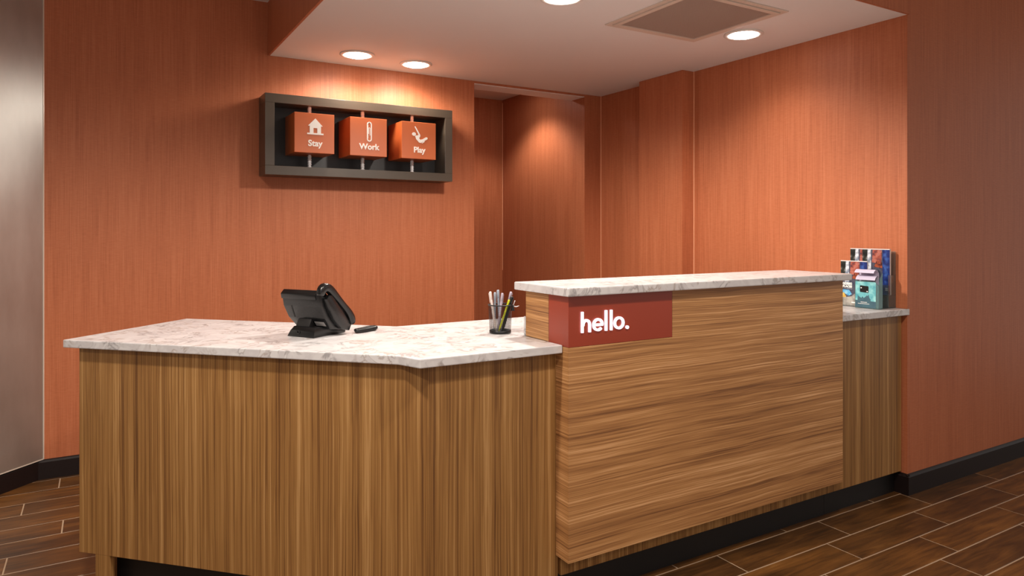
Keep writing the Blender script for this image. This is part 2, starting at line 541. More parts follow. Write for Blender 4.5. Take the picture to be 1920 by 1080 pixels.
# baseboards (profiled: chamfered top)
def base_prof(t=0.014, hh=0.098):
    return [(0, 0), (t, 0), (t, hh - 0.012), (t * 0.55, hh - 0.004), (0.002, hh), (0, hh)]
bl = struct(MB().prism([(y, z) for y, z in base_prof()], 0.0, 5.0, 'x').build('baseboard_left', M['base'])); left_frame(bl)
bl.matrix_world = Matrix(((-S2, S2, 0, -0.250), (-S2, -S2, 0, 4.262), (0, 0, 1, 0), (0, 0, 0, 1))) @ Matrix.Translation((0, -0.02, 0))
bb = struct(MB().prism([(YB - y, z) for y, z in base_prof()], -0.29, OX0, 'x').build('baseboard_back', M['base']))
br = struct(MB().prism([(YF - y, z) for y, z in base_prof()], XR - 0.012, 7.0, 'x').build('baseboard_right', M['base']))
struct(MB().prism([(XR - y, z) for y, z in base_prof()], YF - 0.012, YF + 0.080, 'y').build('baseboard_corner', M['base']))

# ------------------------------------------------------------------ reception desk: low angled cabinet
YBODY = 1.918
XC = 0.845                 # vertical corner between angled and straight fronts
XP, YP = 1.3065, 1.845     # near left corner of the tall panelled counter
ZL, TL = 0.889, 0.027
d1 = thing('low_desk_cabinet', 'low angled desk cabinet in vertical striped veneer under the telephone', 'cabinet', (XC, YBODY, 0))
LLEN = (2.827 - YBODY) / S2   # length of the 45 degree front
A45 = 3 * PI / 4
def ang(o):   # local x runs from the corner leftwards and back along the 45 degree front; local y points to the viewer
    o.rotation_euler = (0, 0, A45); o.location = (0, 0, 0)
    return o
ang(MB().box(0.0, LLEN, -0.022, 0.0, 0.154, ZL - TL - 0.0005, 0.0008).build('front_panel', M['wood_v'], d1))
ang(MB().box(LLEN - 0.205 + 0.078, LLEN - 0.069, -0.022, 0.0, 0.0, 0.1538).build('leg_panel', M['wood_v'], d1))
ang(MB().box(LLEN - 0.085, LLEN - 0.069, -0.50, -0.0225, 0.0, 0.1538).build('leg_panel', M['wood_v'], d1))
ang(MB().box(0.0, LLEN - 0.10, -0.075, -0.06, 0.0, 0.1538).build('toe_kick', M['kick'], d1))
ang(MB().box(LLEN - 0.020, LLEN - 0.001, -0.50, -0.0225, 0.154, ZL - TL - 0.0005).build('end_panel', M['wood_v'], d1))
MB().box(0.0, XP - XC - 0.002 + 0.01, 0.0, 0.02, 0.110, ZL - TL - 0.0005, 0.0008).build('straight_front_panel', M['wood_v'], d1)
MB().box(0.04, XP - XC - 0.002, 0.030, 0.045, 0.0, 0.110).build('toe_kick', M['kick'], d1)

# worktop
WTOP = [(-0.112, 2.842), (0.768, 1.962), (0.800, 1.876), (1.3045, 1.876), (1.3045, 2.108), (2.760, 2.108), (2.760, YF - 0.005), (3.010, YF - 0.005),
        (3.010, 2.575), (1.000, 2.575), (0.316, 3.259)]
lw = MB().prism(WTOP, ZL - TL, ZL, 'z', bev=0.003).build('worktop', M['quartz'])
tag(lw, 'low white quartz worktop that carries the telephone and the pen cup', 'worktop')
sw = MB().prism([(3.0125, YF - 0.005), (XR + 0.012, YF - 0.005), (XR + 0.012, YF - 0.0015), (XR - 0.0015, YF - 0.0015), (XR - 0.0015, 2.575), (3.0125, 2.575)], ZL - 0.029, ZL, 'z', bev=0.0025).build('worktop', M['quartz'])
tag(sw, 'short white quartz side worktop under the brochure holder', 'worktop')

# ------------------------------------------------------------------ tall panelled counter
ZR, TR = 1.080, 0.028
XP1 = 2.750
d2 = thing('tall_desk_counter', 'tall desk front in horizontal striped veneer with recessed black kick', 'counter', (XP, YP, 0))
W = XP1 - XP
ztop = ZR - TR - 0.0005
# face panel with a notch for the sign, return panel at the left end with its own notch
SGW, SGZ, SGD = 0.4535, 0.884, 0.1155
fp = MB().prism([(0.0, 0.0), (W, 0.0), (W, 0.02), (0.02, 0.02)], 0.182, SGZ - 0.001, 'z', bev=0.0004)
fp.box(SGW + 0.001, W, 0.0, 0.02, SGZ - 0.001, ztop)
fp.build('face_panel', M['wood_h'], d2)
MB().prism([(0.0, 0.0003), (0.0198, 0.0203), (0.0198, 0.0725), (0.0, 0.0725)], 0.182, SGZ - 0.001, 'z', bev=0.0004).box(0.0, 0.0204, SGD + 0.001, 0.262, ZL + 0.0005, ztop).build('return_panel', M['wood_h'], d2)
MB().box(0.021, W - 0.001, 0.0735, 0.0935, 0.108, ztop).build('carcass_front', M['wood_v'], d2)
MB().box(0.021, W - 0.021, 0.243, 0.262, ZL + 0.0005, ztop).build('back_panel', M['wood_v'], d2)
MB().box(W - 0.02, W, 0.0205, 0.262, 0.182, ztop).build('end_panel', M['wood_h'], d2)
MB().box(-0.0, W + 0.02, 0.105, 0.12, 0.0, 0.108).build('toe_kick', M['kick'], d2)
rt = MB().box(1.284, 2.772, 1.816, 2.152, ZR - TR, ZR, 0.004).build('worktop', M['quartz'])
tag(rt, 'raised white quartz ledge on top of the tall counter above the lit sign', 'worktop')
up_ = MB().box(1.3065, 2.750, 2.1095, 2.121, ZL + 0.0005, ZL + 0.068, 0.001).build('upstand', M['quartz'])
tag(up_, 'small white quartz upstand on the low worktop behind the tall counter', 'upstand')

# lit sign wrapping the corner
sg = thing('illuminated_sign', 'rust red corner sign box with glowing white word hello', 'sign', (XP, YP, 0))
SGT = ztop
MB().prism([(0, 0), (SGW, 0), (SGW, 0.0185), (0.0185, 0.0185), (0.0185, SGD), (0, SGD)], SGZ, SGT, 'z', bev=0.0006).build('corner_panel', M['sign_red'], sg)
def arc(cx, cz, rx, rz, a0, a1, n=20):
    return [(cx + rx * math.cos(math.radians(a0 + (a1 - a0) * i / n)), cz + rz * math.sin(math.radians(a0 + (a1 - a0) * i / n))) for i in range(n + 1)]
ST = 0.0080
BZ = 0.929
LD = -0.006
def letter(pts_list, name='letter'):
    bb_ = MB()
    for p, closed in pts_list: bb_.ribbon(p, ST, LD, closed)
    return bb_.build(name, M['letter'], sg)
hx = 0.0535
letter([([(hx, BZ), (hx, BZ + 0.0685)], False),
        ([(hx + 0.003, BZ + 0.022)] + arc(hx + 0.0165, BZ + 0.0245, 0.0135, 0.0155, 170, 0, 14) + [(hx + 0.030, BZ)], False)])
ex = hx + 0.0645
letter([([(ex - 0.017, BZ + 0.022), (ex + 0.0172, BZ + 0.022)] + arc(ex, BZ + 0.0225, 0.0182, 0.0175, 5, 318, 28), False)])
letter([([(hx + 0.0985, BZ), (hx + 0.0985, BZ + 0.0685)], False)])
letter([([(hx + 0.1205, BZ), (hx + 0.1205, BZ + 0.0685)], False)])
letter([(arc(hx + 0.154, BZ + 0.0225, 0.0185, 0.0175, 0, 345, 24), True)])
MB().prism(arc(hx + 0.190, BZ + 0.0052, 0.0058, 0.0058, 0, 340, 17), LD, 0.0, 'y').build('full_stop', M['letter'], sg)

# ------------------------------------------------------------------ side cabinet on the right
d3 = thing('side_cabinet', 'narrow veneer cabinet between the tall counter and the right wall', 'cabinet', (2.77, YBODY, 0))
MB().box(-0.0185, 0.545, 0.0, 0.02, 0.108, ZL - 0.030, 0.0008).build('front_panel', M['wood_v'], d3)
MB().box(0.525, 0.545, 0.0205, 0.5, 0.108, ZL - 0.030).build('end_panel', M['wood_v'], d3)
MB().box(0.0015, 0.538, 0.032, 0.047, 0.0, 0.1075).build('toe_kick', M['kick'], d3)

# ------------------------------------------------------------------ shadow box with the three cubes
YFR = 4.085
fx0, fx1, fz0, fz1 = 0.799, 1.970, 1.583, 2.046
fr = thing('shadow_box', 'dark espresso shadow box frame on the orange wall holding three cubes', 'frame', (0.5 * (fx0 + fx1), YB, fz0))
ox, oz = fr.location.x, fr.location.z
bw = 0.052
def fbox(x0, x1, z0, z1, name, m, y0=YFR - YB, y1=-0.001, bev=0.0015):
    return MB().box(x0 - ox, x1 - ox, y0, y1, z0 - oz, z1 - oz, bev).build(name, m, fr)
fbox(fx0, fx1, fz1 - bw, fz1, 'top_rail', M['frame_black'])
fbox(fx0, fx1, fz0, fz0 + bw, 'bottom_rail', M['frame_black'])
fbox(fx0, fx0 + bw, fz0 + bw + 0.0003, fz1 - bw - 0.0003, 'side_rail', M['frame_black'])
fbox(fx1 - bw, fx1, fz0 + bw + 0.0003, fz1 - bw - 0.0003, 'side_rail', M['frame_black'])
fbox(fx0 + bw, fx1 - bw, fz0 + bw, fz1 - bw, 'back_panel', M['box_inside'], -0.012, -0.001, 0)
YCF, CW = 4.020, 0.229
YROD = YCF + CW / 2
zc0, zc1 = 1.7115, 1.9400
def icon_house(p, y):
    b_ = MB()
    b_.prism([(-0.036, 0.010), (-0.036, 0.055), (-0.047, 0.055), (0.0, 0.104), (0.047, 0.055), (0.036, 0.055), (0.036, 0.010), (0.012, 0.010), (0.012, 0.042), (-0.012, 0.042), (-0.012, 0.010)], y - 0.0012, y, 'y')
    b_.box(-0.052, 0.052, y - 0.0012, y, 0.0, 0.0098)
    return b_.build('house_symbol', M['white_print'], p)
def icon_clip(p, y):
    def pill(r, z0, z1, x=0.0): return arc(x, z1, r, r, 0, 180, 10) + arc(x, z0, r, r, 180, 360, 10)
    b_ = MB()
    b_.ribbon(pill(0.0135, -0.004, 0.094), 0.007, -0.0012, True)
    b_.ribbon([(0.0045, 0.020)] + [(0.0045, 0.066)] + arc(0, 0.066, 0.0045, 0.0055, 0, 180, 8) + [(-0.0045, 0.030)], 0.0035, -0.0012)
    b_.ribbon(arc(0, 0.100, 0.006, 0.005, 180, 0, 8), 0.003, -0.0012)
    b_.ribbon([(-0.0098, 0.0), (-0.0098, 0.09)], 0.004, -0.0011)
    b_.xf(Matrix.Translation((0, y, 0)))
    return b_.build('paperclip_symbol', M['white_print'], p)
def icon_swing(p, y):
    b_ = MB()
    d = 0.0012
    b_.prism(arc(-0.042, 0.052, 0.0145, 0.0125, 0, 345, 15), y - d, y, 'y')                      # head
    b_.prism([(-0.034, 0.040), (-0.018, 0.046), (0.004, 0.016), (0.022, 0.020), (0.048, 0.036), (0.058, 0.034), (0.060, 0.024), (0.048, 0.016), (0.026, 0.004),
              (0.010, -0.006), (-0.004, -0.004), (-0.026, 0.018)], y - d, y, 'y')                 # trunk and legs
    b_.prism([(0.014, -0.008), (0.022, -0.008), (0.038, 0.004), (0.034, 0.009)], y - d, y, 'y')   # swing seat
    b_.prism([(-0.018, 0.036), (-0.006, 0.056), (0.006, 0.046), (0.002, 0.032), (-0.006, 0.028)], y - d * 0.9, y, 'y')  # arm
    b_.prism([(-0.038, 0.104), (-0.031, 0.106), (0.004, 0.050), (-0.006, 0.046)], y - d * 0.95, y, 'y')   # rope
    return b_.build('swing_symbol', M['white_print'], p)
cubes = [(1.0605, 'Stay', icon_house, 'orange cube with a white house symbol and the word Stay'),
         (1.3830, 'Work', icon_clip, 'orange cube with a white paperclip symbol and the word Work'),
         (1.7080, 'Play', icon_swing, 'orange cube with a white swing figure and the word Play')]
for cx, word, icon, lab in cubes:
    cb = thing('display_cube', lab, 'cube', (cx, YROD, zc0), 0, 'three cubes in the shadow box')
    bd = MB().box(-CW / 2, CW / 2, -CW / 2, CW / 2, 0, CW, 0.002).build('body', M['cube'], cb)
    ic = icon(bd, -CW / 2 - 0.0002)
    ic.location = (0.004, 0, 0.106); ic.scale = (0.9, 1, 0.9)
    text_obj(word, 0.049, 0.0012, M['white_print'], bd, Matrix.Translation((0.003, -CW / 2 - 0.0006, 0.040)) @ Matrix.Rotation(PI / 2, 4, 'X'), 0.0014)
    # twisted chrome rods run from the frame rails to the cube
    for z0, z1 in ((zc1 + 0.0005, fz1 - bw), (fz0 + bw, zc0 - 0.0005)):
        b_ = MB(); n = 10
        for i in range(n):
            za, zb = z0 + (z1 - z0) * i / n, z0 + (z1 - z0) * (i + 1) / n
            rr = 0.0125 if i % 2 == 0 else 0.0108
            b_.lathe([(0, 0), (rr * .9, 0), (rr, 0.15 * (zb - za)), (rr, 0.85 * (zb - za)), (rr * .9, zb - za), (0, zb - za)], (cx - ox, YROD - YB, za - oz), 12)
        b_.build('rod', M['chrome'], fr)

# ------------------------------------------------------------------ downlights
def downlight(x, y, z, label, group, watts, cone=132, blend=0.55, lens='lamp'):
    t = thing('ceiling_downlight', label, 'ceiling light', (x, y, z), 0, group)
    # flanged ring and a shallow domed lens
    MB().lathe([(0.100, -0.0005), (0.101, -0.004), (0.094, -0.0075), (0.080, -0.008), (0.076, -0.004), (0.0755, -0.0006)], n=40, close=True).build('trim_ring', M['white_metal'], t)
    MB().lathe([(0.0752, -0.003), (0.070, -0.009), (0.055, -0.0145), (0.03, -0.018), (0, -0.019)], n=32).build('lens', M[lens], t)
    ld = bpy.data.lights.new('downlight_beam', 'SPOT')
    ld.energy = watts; ld.color = WARM; ld.spot_size = math.radians(cone); ld.spot_blend = blend; ld.shadow_soft_size = 0.06
    lo = bpy.data.objects.new('downlight_beam', ld); C.objects.link(lo)
    lo.parent = t; lo.location = (0, 0, -0.085)
    return t
g = 'recessed downlights over the desk'
downlight(1.297, 3.972, ZS, 'left of the two downlights close together above the shadow box', g, ART_W, 177, 0.4, 'lamp_art')
downlight(1.685, 4.015, ZS, 'right of the two downlights close together above the shadow box', g, ART_W, 177, 0.4, 'lamp_art')
downlight(2.914, 2.524, ZS, 'round downlight in the lowered ceiling beside the air vent near the right wall', g, DESK_W * 0.3, 150, 0.7)
downlight(1.760, 2.535, ZS, 'round downlight cut by the top edge of the picture left of the vent', g, DESK_W * 3.1, 166, 0.5)
for x, y, k, lab in ((-0.10, 1.78, 1.15, 'lobby downlight in front of the low angled cabinet, beyond the frame'), (-0.75, 0.55, 0.6, 'lobby downlight near the viewer on the left, beyond the frame'),
                     (1.35, 0.72, 0.85, 'lobby downlight in front of the lit sign, beyond the frame'), (-0.3, -1.3, 0.6, 'lobby downlight behind the viewer, beyond the frame')):
    downlight(x, y, ZC, lab, 'lobby downlights', LOBBY_W * k, 160, 0.6)
hd = bpy.data.lights.new('hall_lamp', 'SPOT'); hd.energy = HALL_W; hd.color = WARM; hd.spot_size = math.radians(125); hd.spot_blend = 0.6; hd.shadow_soft_size = 0.06
t = thing('ceiling_downlight', 'downlight in the hallway ceiling behind the opening', 'ceiling light', (2.85, 4.85, 2.466))
MB().lathe([(0.100, -0.0005), (0.101, -0.004), (0.094, -0.0075), (0.080, -0.008), (0.076, -0.004), (0.0755, -0.0006)], n=40, close=True).build('trim_ring', M['white_metal'], t)
MB().lathe([(0.0752, -0.003), (0.055, -0.0145), (0, -0.019)], n=32).build('lens', M['lamp'], t)
ho = bpy.data.objects.new('hall_lamp', hd); C.objects.link(ho); ho.parent = t; ho.location = (0, 0, -0.085)

# ------------------------------------------------------------------ air vent
vt = thing('air_vent', 'square return air vent with perforated grey grille in the lowered ceiling', 'vent', (2.482, 2.452, ZS))
def ring(h0, h1, z0, z1, name, m, bev=0.001):
    b_ = MB()
    b_.box(-h1, h1, -h1, -h0, z0, z1, bev); b_.box(-h1, h1, h0, h1, z0, z1, bev)
    b_.box(-h1, -h0, -h0 + 0.0002, h0 - 0.0002, z0, z1, bev); b_.box(h0, h1, -h0 + 0.0002, h0 - 0.0002, z0, z1, bev)
    return b_.build(name, m, vt)
ring(0.281, 0.306, -0.006, -0.0005, 'outer_frame', M['vent_frame'])
ring(0.252, 0.278, -0.011, -0.0005, 'inner_frame', M['vent_frame'])
MB().box(-0.2518, 0.2518, -0.2518, 0.2518, -0.002, -0.0006).build('backing', M['vent_dark'], vt)
gb = MB()
for i in range(84):
    q = -0.2505 + i * 0.006
    gb.box(q - 0.0014, q + 0.0014, -0.2515, 0.2515, -0.0065, -0.0045)
    gb.box(-0.2515, 0.2515, q - 0.0014, q + 0.0014, -0.0064, -0.0046)
go = gb.build('grille', M['grille'], vt); go['kind'] = 'stuff'

# ------------------------------------------------------------------ desk telephone (seen from behind)
WD = math.radians(-57.5)    # local x: along its back to the viewer's right; local y: away from the viewer, towards its keypad
ph = thing('desk_telephone', 'black office desk telephone seen from behind on the low white worktop', 'telephone', (0.634, 2.435, ZL + 0.0004), WD)
def prism_x(prof, x0, x1, bev, name, m, parent=ph):
    o = MB().prism(prof, x0, x1, 'x', bev=bev).build(name, m, parent, smooth=True)
    return o
# stand: low foot with a wedge that props the body
ft = MB().prism([(0.0, 0.0), (0.166, 0.0), (0.169, 0.009), (0.115, 0.020), (0.034, 0.036), (0.014, 0.036), (0.004, 0.022)], -0.118, 0.006, 'x', bev=0.003)
for v in ft.bm.verts:      # the left end of the foot slopes inwards
    if v.co.x < -0.05: v.co.x += v.co.z * 0.55
foot_o = ft.build('foot', M['phone'], ph, smooth=True)
prism_x([(0.022, 0.034), (0.120, 0.014), (0.090, 0.030), (0.046, 0.056), (0.036, 0.062)], -0.098, -0.036, 0.002, 'wedge_stand', M['kick'])
MB().lathe([(0.0045, 0), (0.0065, 0.0), (0.0065, 0.003), (0.0045, 0.003)], n=14, close=True).xf(Matrix.Translation((-0.066, 0.0030, 0.0165)) @ Matrix.Rotation(math.radians(100), 4, 'X')).build('socket', M['kick'], foot_o)
# body: wedge, thin at the top and deep at the bottom, leaning back over its foot
BP = [(0.006, 0.150), (0.014, 0.108), (0.032, 0.064), (0.064, 0.024), (0.138, 0.014), (0.146, 0.036), (0.034, 0.161), (0.018, 0.163)]
bo = MB().prism(BP, -0.150, 0.0295, 'x', bev=0.005)
for v in bo.bm.verts:      # lower left corner rounds off
    if v.co.x < -0.1 and v.co.z < 0.09: v.co.x += (0.09 - v.co.z) * 0.30
bo = bo.build('body', M['phone_grey'], ph, smooth=True)
prism_x([(0.002, 0.151), (0.006, 0.132), (0.0125, 0.134), (0.020, 0.150), (0.032, 0.162), (0.018, 0.1655)], -0.152, 0.010, 0.003, 'display_rim', M['phone'], bo)
MB().box(-0.112, -0.106, -0.001, 0.001, -0.026, 0.020, 0.0008).xf(Matrix.Translation((-0.002, 0.0215, 0.090)) @ Matrix.Rotation(math.radians(22), 4, 'X')).build('slot', M['kick'], bo)
stk = MB().box(-0.022, 0.022, -0.0006, 0.0, -0.010, 0.010).build('rating_label', M['sticker'], bo)
stk.matrix_local = Matrix.Translation((-0.006, 0.0468, 0.0442)) @ Matrix.Rotation(math.radians(38.7), 4, 'X')
stk['label'] = 'small grey rating sticker'
# handset lying on the face, its ear end hooked over the top
hs = MB()
path = [(-0.004, 0.146), (-0.003, 0.166), (0.012, 0.180), (0.036, 0.176), (0.076, 0.136), (0.110, 0.104), (0.140, 0.076), (0.153, 0.052), (0.156, 0.030)]
wid = [0.011, 0.014, 0.0155, 0.016, 0.016, 0.016, 0.018, 0.0195, 0.016]
thk = [0.012, 0.016, 0.018, 0.016, 0.012, 0.012, 0.014, 0.016, 0.012]
rings = []
for i, (y, z) in enumerate(path):
    a, c_ = path[max(0, i - 1)], path[min(len(path) - 1, i + 1)]
    ty, tz = c_[0] - a[0], c_[1] - a[1]; l = math.hypot(ty, tz); ny, nz = -tz / l, ty / l
    rg = []
    for k in range(14):
        u = 2 * PI * k / 14; cu, su = math.cos(u), math.sin(u)
        cu = math.copysign(abs(cu) ** 0.6, cu); su = math.copysign(abs(su) ** 0.6, su)
        rg.append(hs.bm.verts.new((0.041 + wid[i] * cu, y + ny * thk[i] * su, z + nz * thk[i] * su)))
    rings.append(rg)
fs = []
for a, c_ in zip(rings[:-1], rings[1:]):
    for k in range(14): fs.append(hs.bm.faces.new((a[k], a[(k + 1) % 14], c_[(k + 1) % 14], c_[k])))
fs += [hs.bm.faces.new(rings[0]), hs.bm.faces.new(rings[-1])]
bmesh.ops.recalc_face_normals(hs.bm, faces=fs)
hso = hs.build('handset', M['phone'], ph, smooth=True)
sub = hso.modifiers.new('smooth', 'SUBSURF'); sub.levels = 1; sub.render_levels = 2
# cradle flank below the handset
prism_x([(0.018, 0.136), (0.032, 0.104), (0.058, 0.062), (0.096, 0.024), (0.138, 0.012), (0.150, 0.034), (0.048, 0.150), (0.030, 0.150)], 0.0297, 0.050, 0.005, 'cradle', M['phone_grey'])
# coiled cord lying in a narrow loop beside the keypad
cp = []
N = 900
loop = [(0.055, 0.165), (0.050, 0.215), (0.047, 0.245), (0.053, 0.264), (0.066, 0.267), (0.074, 0.250), (0.074, 0.215), (0.070, 0.180), (0.060, 0.160)]
def lp(t):
    t *= len(loop) - 1; i = min(int(t), len(loop) - 2); q = t - i
    p = [loop[max(0, min(len(loop) - 1, i + d))] for d in (-1, 0, 1, 2)]
    return [0.5 * (2 * p[1][k] + (p[2][k] - p[0][k]) * q + (2 * p[0][k] - 5 * p[1][k] + 4 * p[2][k] - p[3][k]) * q * q + (3 * p[1][k] - p[0][k] - 3 * p[2][k] + p[3][k]) * q ** 3) for k in (0, 1)]
for i in range(N + 1):
    t_ = i / N; x, y = lp(t_); x2, y2 = lp(min(1, t_ + 0.004)); x1, y1 = lp(max(0, t_ - 0.004))
    dx, dy = x2 - x1, y2 - y1; l = math.hypot(dx, dy) or 1
    a = t_ * 2 * PI * 75
    cp.append((x - dy / l * 0.0062 * math.cos(a), y + dx / l * 0.0062 * math.cos(a), 0.0088 + 0.0062 * math.sin(a)))
MB().tube(cp, 0.0019, 5).build('cord', M['phone'], ph)

# ------------------------------------------------------------------ mesh pen cup and what stands in it
CX, CY = 1.262, 2.214
cup = thing('pen_cup', 'round black wire mesh pen cup on the low worktop beside the tall counter', 'cup', (CX, CY, ZL + 0.0003))
HC, RB, RT = 0.104, 0.039, 0.044
MB().lathe([(0, 0.0), (RB, 0.0), (RB + 0.001, 0.003), (RB + 0.001, 0.010), (RB - 0.001, 0.011), (RB - 0.0015, 0.003), (0, 0.003)], n=40).build('base', M['wire_black'], cup)
MB().lathe([(RT - 0.001, HC - 0.003), (RT + 0.0016, HC - 0.002), (RT + 0.002, HC), (RT + 0.0005, HC + 0.0016), (RT - 0.0012, HC)], n=40, close=True).build('rim', M['wire_black'], cup)
mw = MB()
NS, NR = 78, 34
for i in range(NS):
    a0 = 2 * PI * i / NS; w_ = 0.0085
    for s in (1,):
        q = []
        for (r_, z_) in ((RB, 0.009), (RT, HC - 0.002)):
            q += [(r_ * math.cos(a0 - w_), r_ * math.sin(a0 - w_), z_), (r_ * math.cos(a0 + w_), r_ * math.sin(a0 + w_), z_)]
        mw.poly((q[0], q[1], q[3], q[2]))
for j in range(NR):
    z_ = 0.011 + (HC - 0.013) * j / NR; r_ = RB + (RT - RB) * z_ / HC
    for i in range(39):
        a0, a1 = 2 * PI * i / 39, 2 * PI * (i + 1) / 39
        mw.poly([(r_ * math.cos(a), r_ * math.sin(a), z) for a, z in ((a0, z_ - 0.0003), (a1, z_ - 0.0003), (a1, z_ + 0.0003), (a0, z_ + 0.0003))])
mw.build('mesh_wall', M['wire_black'], cup)
# camera-right and away directions on the worktop
RX, RY = math.cos(-0.535016), math.sin(-0.535016)
FX, FY = -RY, RX
def pen(name, label, cat, bx, bf, tx, tf, ztop_, r, mats, group='pens in the mesh cup', clip=True):
    """leans from foot (bx right, bf away) to top (tx, tf) in metres about the cup's axis"""
    p0 = Vector((RX * bx + FX * bf, RY * bx + FY * bf, 0.0055)); p1 = Vector((RX * tx + FX * tf, RY * tx + FY * tf, ztop_))
    t = thing(name, label, cat, (CX + p0.x, CY + p0.y, ZL + p0.z), 0, group)
    d = p1 - p0; L = d.length; u = d.normalized()
    rot = u.to_track_quat('Z', 'Y').to_matrix().to_4x4()
    MB().lathe([(0, 0), (0.001, 0.0), (r * .95, 0.018), (r, 0.022), (r, L - 0.030)], n=12).xf(rot).build('barrel', mats[0], t)
    MB().lathe([(r * .98, L - 0.0298), (r * 1.08, L - 0.0295), (r * 1.08, L - 0.004), (r * .8, L), (0, L)], n=12).xf(rot).build('cap', mats[1], t)
    if clip:
        MB().box(-0.0012, 0.0012, -r * 1.08 - 0.0022, -r * 1.05 - 0.0010, L - 0.040, L - 0.005, 0.0003).box(-0.0012, 0.0012, -r * 1.08 - 0.0012, -r * .9, L - 0.0085, L - 0.005).xf(rot).build('clip', mats[1], t)
    return t
pen('pen', 'pinkish white pen at the left side of the mesh cup', 'pen', -0.016, -0.012, -0.037, -0.004, 0.152, 0.0045, (M['pen_white'], M['pen_white']))
pen('pen', 'pale grey pen second from the left in the mesh cup', 'pen', -0.022, 0.010, -0.020, 0.012, 0.148, 0.0042, (M['pen_grey'], M['pen_grey']))
pen('pen', 'tallest blue grey pen in the middle of the mesh cup', 'pen', 0.0, 0.014, -0.009, 0.024, 0.156, 0.0048, (M['pen_grey'], M['pen_grey']))
pen('pen', 'lilac grey pen leaning right from the middle of the mesh cup', 'pen', -0.010, -0.006, 0.008, 0.006, 0.146, 0.0043, (M['pen_lilac'], M['pen_lilac']))
pen('pen', 'silver lilac pen leaning far right in the mesh cup', 'pen', 0.004, 0.004, 0.040, 0.014, 0.150, 0.0046, (M['pen_lilac'], M['pen_lilac']))
pen('pencil', 'yellow green pencil leaning right at the front of the mesh cup', 'pencil', -0.006, -0.022, 0.033, -0.022, 0.124, 0.0036, (M['pen_yellow'], M['pen_yellow']), clip=False)
pen('marker', 'black marker leaning to the right rim of the mesh cup', 'marker', 0.006, -0.016, 0.044, -0.006, 0.134, 0.0058, (M['pen_black'], M['pen_black']))
bc = thing('binder_clip', 'small silver and black clip on the right rim of the mesh cup', 'clip', (CX + RX * 0.046, CY + RY * 0.046, ZL + 0.082), -0.535)
MB().prism([(-0.007, 0.0), (0.007, 0.0), (0.002, 0.020), (-0.002, 0.020)], -0.008, 0.008, 'y').build('jaw', M['pen_black'], bc)
MB().tube([(0.003, -0.005, 0.016), (0.012, -0.004, 0.014), (0.022, -0.001, 0.0175), (0.023, 0.001, 0.0175), (0.012, 0.004, 0.014), (0.003, 0.005, 0.016)], 0.0014, 6).tube([(0.002, -0.006, 0.02), (0.006, -0.004, 0.032), (0.008, 0.0, 0.036), (0.006, 0.004, 0.032), (0.002, 0.006, 0.02)], 0.0014, 6).build('handle', M['chrome'], bc)

# ------------------------------------------------------------------ brochure holder against the right wall
def scene_print(name, seed, kind):
    """printed photograph: coloured areas broken up by noise (flat print)"""
    m, nt, b_ = new_mat(name)
    v = mapped(nt, (1, 1, 1)).outputs['Vector']
    n = noise(nt, v, 38, 3, 0.5); n.noise_dimensions = '4D'; n.inputs['W'].default_value = seed
    if kind == 'city': st = [(0.34, srgb(92, 56, 62)), (0.46, srgb(160, 84, 70)), (0.56, srgb(182, 112, 98)), (0.68, srgb(120, 80, 90))]
    elif kind == 'fall': st = [(0.38, srgb(120, 132, 150)), (0.5, srgb(226, 230, 238)), (0.64, srgb(150, 164, 184))]
    elif kind == 'forest': st = [(0.36, srgb(26, 34, 34)), (0.5, srgb(58, 62, 58)), (0.58, srgb(136, 138, 136)), (0.64, srgb(44, 50, 48))]
    elif kind == 'navy': st = [(0.34, srgb(24, 32, 78)), (0.52, srgb(34, 52, 116)), (0.68, srgb(60, 96, 166))]
    elif kind == 'dusk': st = [(0.38, srgb(60, 66, 84)), (0.55, srgb(84, 84, 98)), (0.68, srgb(66, 60, 74))]
    elif kind == 'orange': st = [(0.38, srgb(70, 40, 44)), (0.5, srgb(172, 86, 56)), (0.6, srgb(110, 58, 54))]
    elif kind == 'dune': st = [(0.38, srgb(136, 132, 126)), (0.6, srgb(178, 174, 166))]
    elif kind == 'sky': st = [(0.36, srgb(30, 110, 176)), (0.5, srgb(70, 160, 214)), (0.66, srgb(150, 204, 226))]
    elif kind == 'gold': st = [(0.36, srgb(214, 168, 70)), (0.6, srgb(232, 204, 128))]
    elif kind == 'teal': st = [(0.32, srgb(74, 150, 164)), (0.5, srgb(112, 184, 190)), (0.70, srgb(160, 216, 214))]
    else: st = [(0.3, srgb(58, 88, 102)), (0.7, srgb(70, 104, 116))]
    r_ = ramp(nt, n.outputs['Fac'], st)
    nt.links.new(r_.outputs['Color'], b_.inputs['Base Color'])
    b_.inputs['Roughness'].default_value = 0.25
    return m
PR = {k: scene_print('print_' + k, i * 1.7, k) for i, k in enumerate(('city', 'fall', 'forest', 'navy', 'dusk', 'orange', 'dune', 'sky', 'gold', 'teal', 'slate'))}
